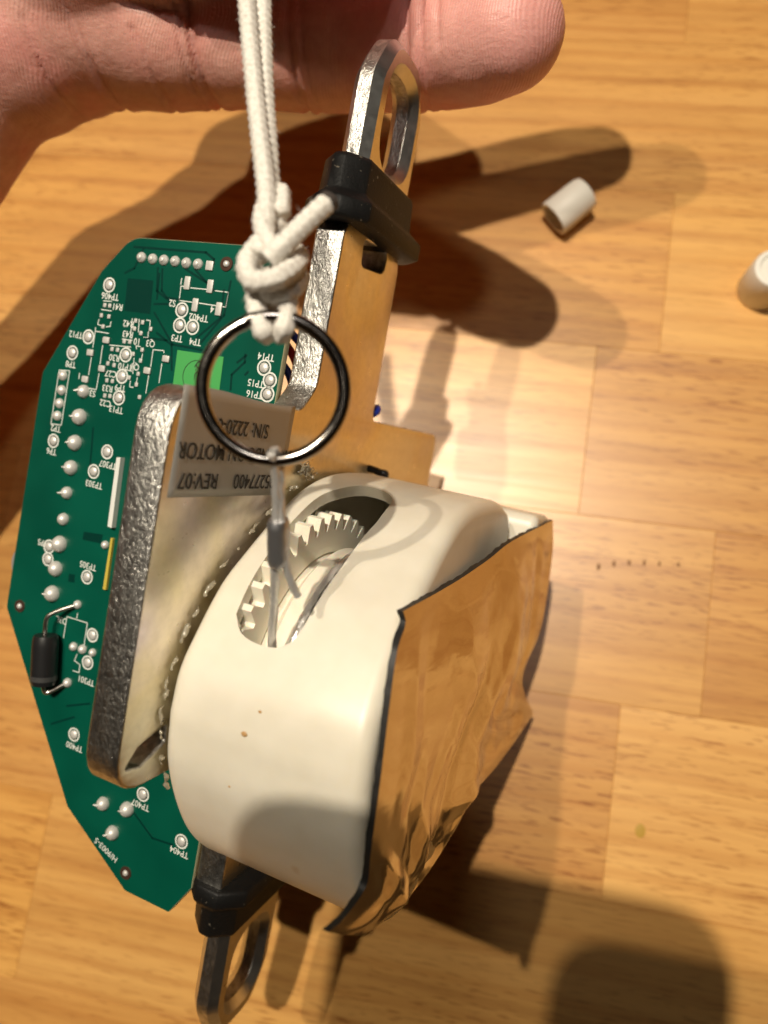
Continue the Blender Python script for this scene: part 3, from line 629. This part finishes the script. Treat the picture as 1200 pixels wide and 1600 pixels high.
# components on the hidden side that peep past the edges
cp = link('capacitor', lathe('capacitor', [(4, 0), (4.2, .5), (4.2, 11), (3.9, 11.6), (0, 11.6)], 28), mat('capacitor_sleeve', (.55, .55, .54), .35, .6), board, 40)
cp.location = (-58.2 * S, -34 * S, (BZ - 1.6) * S); cp.rotation_euler = (math.pi, 0, 0)
hz = link('pin_header', box_mesh('pin_header', -40.5, -22.5, 28, 31.5, BZ - 10, BZ - 1.6, .3), BLACKPL, board)
cn = link('connector', box_mesh('connector', -52, -44, -24, 2, BZ - 10, BZ - 1.6, .4), WHITECAP, board)
def wire(pts, mt, r=.75): link('wire', tube('wire', spline(pts, 8), r, 10), mt, unit, 60)
wire([(-12, 22, -39), (-8, 17, -42), (-6.8, 13, -44), (-7.2, 8, -48), (-9, -4, -56)], REDW)
wire([(-13, 18, -39.5), (-8, 14, -41), (-7.0, 10.5, -42.5), (-8, 5, -46), (-10, -6, -50)], BLUEW)
wire([(-14, 24, -38.5), (-7.5, 19.5, -43), (-6.9, 15.2, -46), (-7.6, 9, -52), (-8, 0, -60)], BLUEW)
wire([(-9, 0, -60), (-3.0, 8, -66.3), (-.6, 10.2, -67.0), (-2.2, 10.6, -70), (-9, 6, -78)], BLUEW, .9)
wire([(-8, -14, -82), (2, -3.5, -72), (1.5, -2.2, -70), (-1.2, -1.5, -66.3)], BLACKPL, .8)

# ================================================================ key ring, cord, hand, caps, phone
X, Y_, Z_ = Vector((1, 0, 0)), Vector((0, 1, 0)), Vector((0, 0, 1))
rc = Vector((-28.3, 26.3, 132.2))
ax = Vector((-fwd.x, -fwd.y, -fwd.z)); ax = (ax + Vector((.10, -.06, 0))).normalized()
ra = (right - ax * right.dot(ax)).normalized(); rb_ = ax.cross(ra)
pts = []
for i in range(0, 241):
    a = 2 * math.pi * 1.96 * i / 240 + 2.2
    pts.append(rc + (ra * math.cos(a) + rb_ * math.sin(a)) * 8.45 + ax * (1.5 * i / 240 - .75))
kr = link('key_ring', tube('key_ring', pts, .74, 14, rfun=lambda i, k, s: 1.0 - .12 * math.cos(4 * math.pi * k / s), up=ax), RINGM, None, 50)
tag(kr, 'dark nickel split ring tied between the white cord and the steel cable', 'key ring')

def px(x, y, z): return Vector((0, 0, H)) + (right * ((x - 600) / 1200) + down * ((y - 800) / 1200) + fwd) * z
def braid(i, k, s): 
    th = 2 * math.pi * k / s; return 1 + .17 * math.sin(3 * th + i * .55) * math.sin(3 * th - i * .55)
def even(pl, step=.22):
    P = [Vector(p) for p in pl]; L = [0]
    for a, b in zip(P[:-1], P[1:]): L.append(L[-1] + (b - a).length)
    n = max(4, int(L[-1] / step)); return [along(P, k / n) for k in range(n + 1)]
cord = empty('cord', tuple(Vector((-33.2, 42.6, 133)) * S))
tag(cord, 'thick white braided cotton cord knotted onto the split ring', 'cord')
def strand(name, pl, r=1.12):
    o = link(name, tube(name, even(spline(pl, 14)), r, 18, rfun=braid), CORD, cord, 180)
    o.matrix_parent_inverse = Matrix.Translation(-cord.location); return o
CORD_PTS = [('strand', [(-46.8, 97.73, 129.63), (-43.47, 85.71, 131.37), (-41.01, 78.39, 132.94), (-38.8, 70.47, 133.43), (-36.58, 62.82, 133.96), (-34.51, 56.2, 134.68), (-32.5, 49.81, 135.43), (-31.73, 45.28, 135.64), (-31.64, 41.27, 136.54)], 1.116), ('strand', [(-44.79, 99.97, 127.63), (-41.88, 87.72, 129.39), (-39.71, 80.26, 130.99), (-37.94, 72.14, 131.51), (-36.12, 64.3, 132.08), (-34.28, 57.53, 132.8), (-32.84, 52.02, 133.27), (-31.2, 48.22, 133.46), (-31.37, 45.1, 132.49)], 1.116), ('strand', [(-32.3, 43.02, 135.38), (-33.06, 40.24, 136.09), (-31.57, 37.6, 136.99), (-28.53, 37.62, 138.07), (-27.41, 39.88, 136.21), (-27.95, 43.23, 132.71), (-30.73, 45.61, 129.41), (-33.66, 44.78, 129.72), (-34.03, 41.7, 132.37), (-32.29, 38.41, 133.64), (-29.27, 37.07, 135.03), (-27.44, 38.53, 133.96), (-28.26, 41.92, 130.51), (-31.45, 43.28, 128.13), (-33.6, 41.31, 129.17)], 1.163), ('strand', [(-28.82, 41.08, 136.6), (-30.71, 42.84, 136.65), (-32.24, 45.93, 135.82), (-32.51, 49.22, 134.32), (-31.49, 51.13, 133.44), (-30.42, 47.49, 134.76)], 1.116), ('strand', [(-29.94, 40.06, 137.64), (-28.63, 41.66, 137.69), (-27.27, 44.3, 136.87), (-25.94, 46.9, 136.05), (-24.8, 49.08, 135.19)], 1.209), ('loop', [(-32.77, 40.54, 134.05), (-32.21, 37.82, 134.05), (-31.21, 34.68, 134.44), (-30.04, 32.55, 134.96), (-30.02, 32.63, 133.43), (-30.77, 34.11, 131.73), (-31.57, 36.92, 131.26), (-31.92, 40.14, 131.81)], 1.163), ('loop', [(-28.44, 40.45, 133.38), (-28.22, 38.06, 133.49), (-27.77, 35.2, 134.0), (-27.55, 33.15, 134.68), (-28.36, 32.88, 133.22), (-29.45, 34.85, 131.65), (-30.42, 37.88, 131.24), (-30.76, 40.32, 131.66)], 1.163)]
for nm, pl, r in CORD_PTS: strand(nm, pl, r)
fv = []; ff = []
for nm, pl, r in CORD_PTS:                                  # loose cotton fibres
    P = even(spline(pl, 14), .5)
    for q in P:
        for _ in range(4):
            d0 = Vector((random.gauss(0, 1), random.gauss(0, 1), random.gauss(0, 1))).normalized(); d1 = Vector((random.gauss(0, 1), random.gauss(0, 1), random.gauss(0, 1))).normalized()
            a = q + d0 * r * .9; b = a + d0 * random.uniform(.2, .55) + d1 * .3; c = b + d0 * .1 + d1 * random.uniform(.2, .6); s_ = d0.cross(d1).normalized() * .018; e_ = d1 * .018; i = len(fv)
            fv += [a - s_, a + s_, b + s_, b - s_, c, a + e_, b + e_]; ff += [(i, i + 1, i + 2, i + 3), (i + 3, i + 2, i + 4), (i, i + 3, i + 6, i + 5), (i + 3, i + 4, i + 6)]
fz = link('cotton_fuzz', from_py('cotton_fuzz', fv, ff), CORD, cord); fz.matrix_parent_inverse = Matrix.Translation(-cord.location); fz['kind'] = 'stuff'
te = [Vector(p) for p in CORD_PTS[4][1][-2:]]; td = (te[1] - te[0]).normalized()
se = link('singed_end', tube('singed_end', [te[1] - td * .2, te[1] + td * .5, te[1] + td * 1.0], [1.34, 1.25, .7], 14), mat('singed_cotton', (.05, .04, .035), .8), cord, 60); se.matrix_parent_inverse = Matrix.Translation(-cord.location)
# ---------------------------------------------------------------- hand
def balls(chain, out):
    for (a, b) in zip(chain[:-1], chain[1:]):
        A, B_ = Vector(a[:3]), Vector(b[:3]); n = max(2, int((B_ - A).length / (.22 * min(a[3], b[3]))))
        for k in range(n): t = k / n; t2 = t * t * (3 - 2 * t); out.append((A.lerp(B_, t), a[3] * (1 - t2) + b[3] * t2))
    out.append((Vector(chain[-1][:3]), chain[-1][3]))
HAND = [[(-196.27, -8.52, 72.27, 27), (-163.85, 40.73, 77.04, 24), (-139.56, 81.91, 81.79, 21.5), (-125.52, 107.23, 84.61, 21), (-111.0, 116.54, 84.89, 21), (-95.8, 119.09, 84.03, 18), (-81.96, 117.11, 81.64, 15)], [(-114.51, 111.93, 84.71, 20), (-102.52, 129.18, 86.59, 18), (-90.83, 142.15, 87.86, 15)], [(-85.43, 117.67, 82.25, 16), (-70.24, 117.12, 80.39, 13.4), (-62.67, 117.32, 79.8, 13.0), (-49.28, 118.94, 78.55, 13.5), (-39.72, 119.06, 78.15, 12.9), (-29.79, 117.56, 80.52, 12.6), (-21.32, 114.65, 84.94, 12.2), (-14.69, 111.94, 89.15, 11.6), (-9.43, 110.24, 92.7, 10.5)], [(-92.65, 140.53, 87.88, 15), (-42.93, 138.6, 86.0, 12.2), (-29.32, 143.44, 90.0, 12.2), (-14.52, 149.72, 95.0, 11.8), (-3.14, 153.97, 98.0, 11.2), (5.21, 156.95, 100.0, 9.6)], [(-95.15, 149.57, 89.65, 14), (-70.62, 163.19, 90.11, 11.8), (-54.59, 153.79, 98.53, 11), (-62.85, 140.51, 108.98, 10), (-76.15, 137.38, 110.49, 8.5)], [(-109.05, 118.52, 91.04, 16), (-82.7, 124.02, 101.23, 13.5), (-58.27, 122.54, 105.52, 12), (-45.06, 119.21, 109.16, 11), (-37.25, 117.71, 110.82, 9.5)]]
bl = []
for ch in HAND: balls(ch, bl)
bm = bmesh.new()
for c, r in bl:
    bmesh.ops.create_icosphere(bm, subdivisions=3, radius=r * S, matrix=Matrix.Translation(c * S))
hme = bpy.data.meshes.new('hand'); bm.to_mesh(hme); bm.free()
hand = link('hand', hme, SKIN)
md = hand.modifiers.new('r', 'REMESH'); md.mode = 'VOXEL'; md.voxel_size = .75 * S; md.adaptivity = 0
md = hand.modifiers.new('s', 'SMOOTH'); md.iterations = 24; md.factor = .5
apply_mods(hand)
CREASES = [(-69.75, 96.58, -72.19, 117.66, 0.9, 1.95), (-71.9, 95.62, -74.3, 117.35, 0.6, 0.91), (-50.32, 98.23, -52.64, 119.33, 0.7, 1.04), (-47.46, 98.66, -50.41, 119.67, 0.5, 0.65), (-27.41, 102.3, -29.24, 121.58, 0.7, 0.91), (-24.38, 103.38, -26.38, 122.01, 0.5, 0.65), (-21.43, 105.08, -23.49, 121.18, 0.5, 0.52), (-86.27, 87.16, -96.21, 115.32, 0.8, 1.3), (-97.06, 82.38, -101.16, 104.49, 0.5, 0.65), (-76.05, 94.37, -81.89, 107.37, 0.5, 0.78), (-94.18, 109.32, -71.65, 111.44, 0.5, 0.52)]
nrm = [v.normal.copy() for v in hand.data.vertices]
new_co = []
for v in hand.data.vertices:
    p = v.co / S; dsp = 0.0
    for (ax_, ay, bx, by, wd, dp_) in CREASES:
        if p.z < 55: continue
        A = Vector((ax_, ay)); D = Vector((bx - ax_, by - ay)); q = Vector((p.x, p.y)) - A; t = q.dot(D) / D.length_squared
        tt = min(1, max(0, t)); dist = (q - D * tt).length; fall = min(1, max(0, 1 - abs(t - .5) * 2 + .3) / .3) if 0 <= t <= 1 else math.exp(-((t - tt) * D.length / 3) ** 2)
        dsp -= dp_ * math.exp(-(dist / wd) ** 2) * fall - dp_ * .25 * math.exp(-(dist / (wd * 4)) ** 2) * fall
    dsp += .25 * noise.noise(p * .12)
    new_co += list(v.co + nrm[v.index] * dsp * S)
hand.data.vertices.foreach_set('co', new_co); hand.data.update()
hand.data.shade_smooth()
if not hand.data.materials: hand.data.materials.append(SKIN)
tag(hand, 'open hand with its palm up, finger stretched out behind the upper hook', 'hand')

# ---------------------------------------------------------------- two plastic caps on the table
def cap(name):
    me = lathe(name, [(0, 0.9), (3.9, .9), (4.1, 0), (5.0, 0), (5.15, .3), (5.0, 10.6), (4.7, 11.4), (4.2, 11.8), (3.5, 11.9), (3.2, 11.2), (0, 11.2)], 40)
    for p in me.polygons: pass
    v = me.vertices
    return me
capm = lathe('plastic_cap', [(0, 8.5), (3.7, 8.5), (4.05, .2), (4.4, 0), (4.95, 0), (5.2, .35), (4.95, 10.6), (4.6, 11.6), (4.0, 11.9), (3.5, 11.8), (3.2, 11.2), (0, 11.2)], 48)
c1 = link('plastic_cap', capm, WHITECAP, None, 40)
dirv = Vector((8.4, 8.6, 1.0)).normalized(); up_ = Vector((0, 0, 1)); sx = up_.cross(dirv).normalized(); sy = dirv.cross(sx)
m4 = Matrix((sx, sy, dirv)).transposed().to_4x4(); m4 = m4 @ Matrix.Diagonal((1.04, 1.04, 1.04, 1)); m4.translation = Vector((4.8, 125.6, 5.4)) * S; c1.matrix_world = m4
tag(c1, 'white plastic cap lying on its side with the dark open end showing', 'cap', 'white caps on the table')
c2 = link('plastic_cap', capm, WHITECAP); c2.location = (65.2 * S, 111.2 * S, 0); c2.scale = (1.18, 1.18, 1.15)
tag(c2, 'white plastic cap standing upright at the right edge of the table view', 'cap', 'white caps on the table')

# ---------------------------------------------------------------- the phone that takes the picture; its shadow falls across the lower right
ph = slab('phone', fillet([(-41, 9.5, 13), (34.5, 9.5, 15), (34.5, -150, 13), (-41, -150, 13)], 8), [], 221, 229.5, 2.5, 3)
pho = link('phone', ph, PHONE, None, 40)
tag(pho, 'dark phone held level above the table, seen only by its rounded shadow at lower right', 'phone')
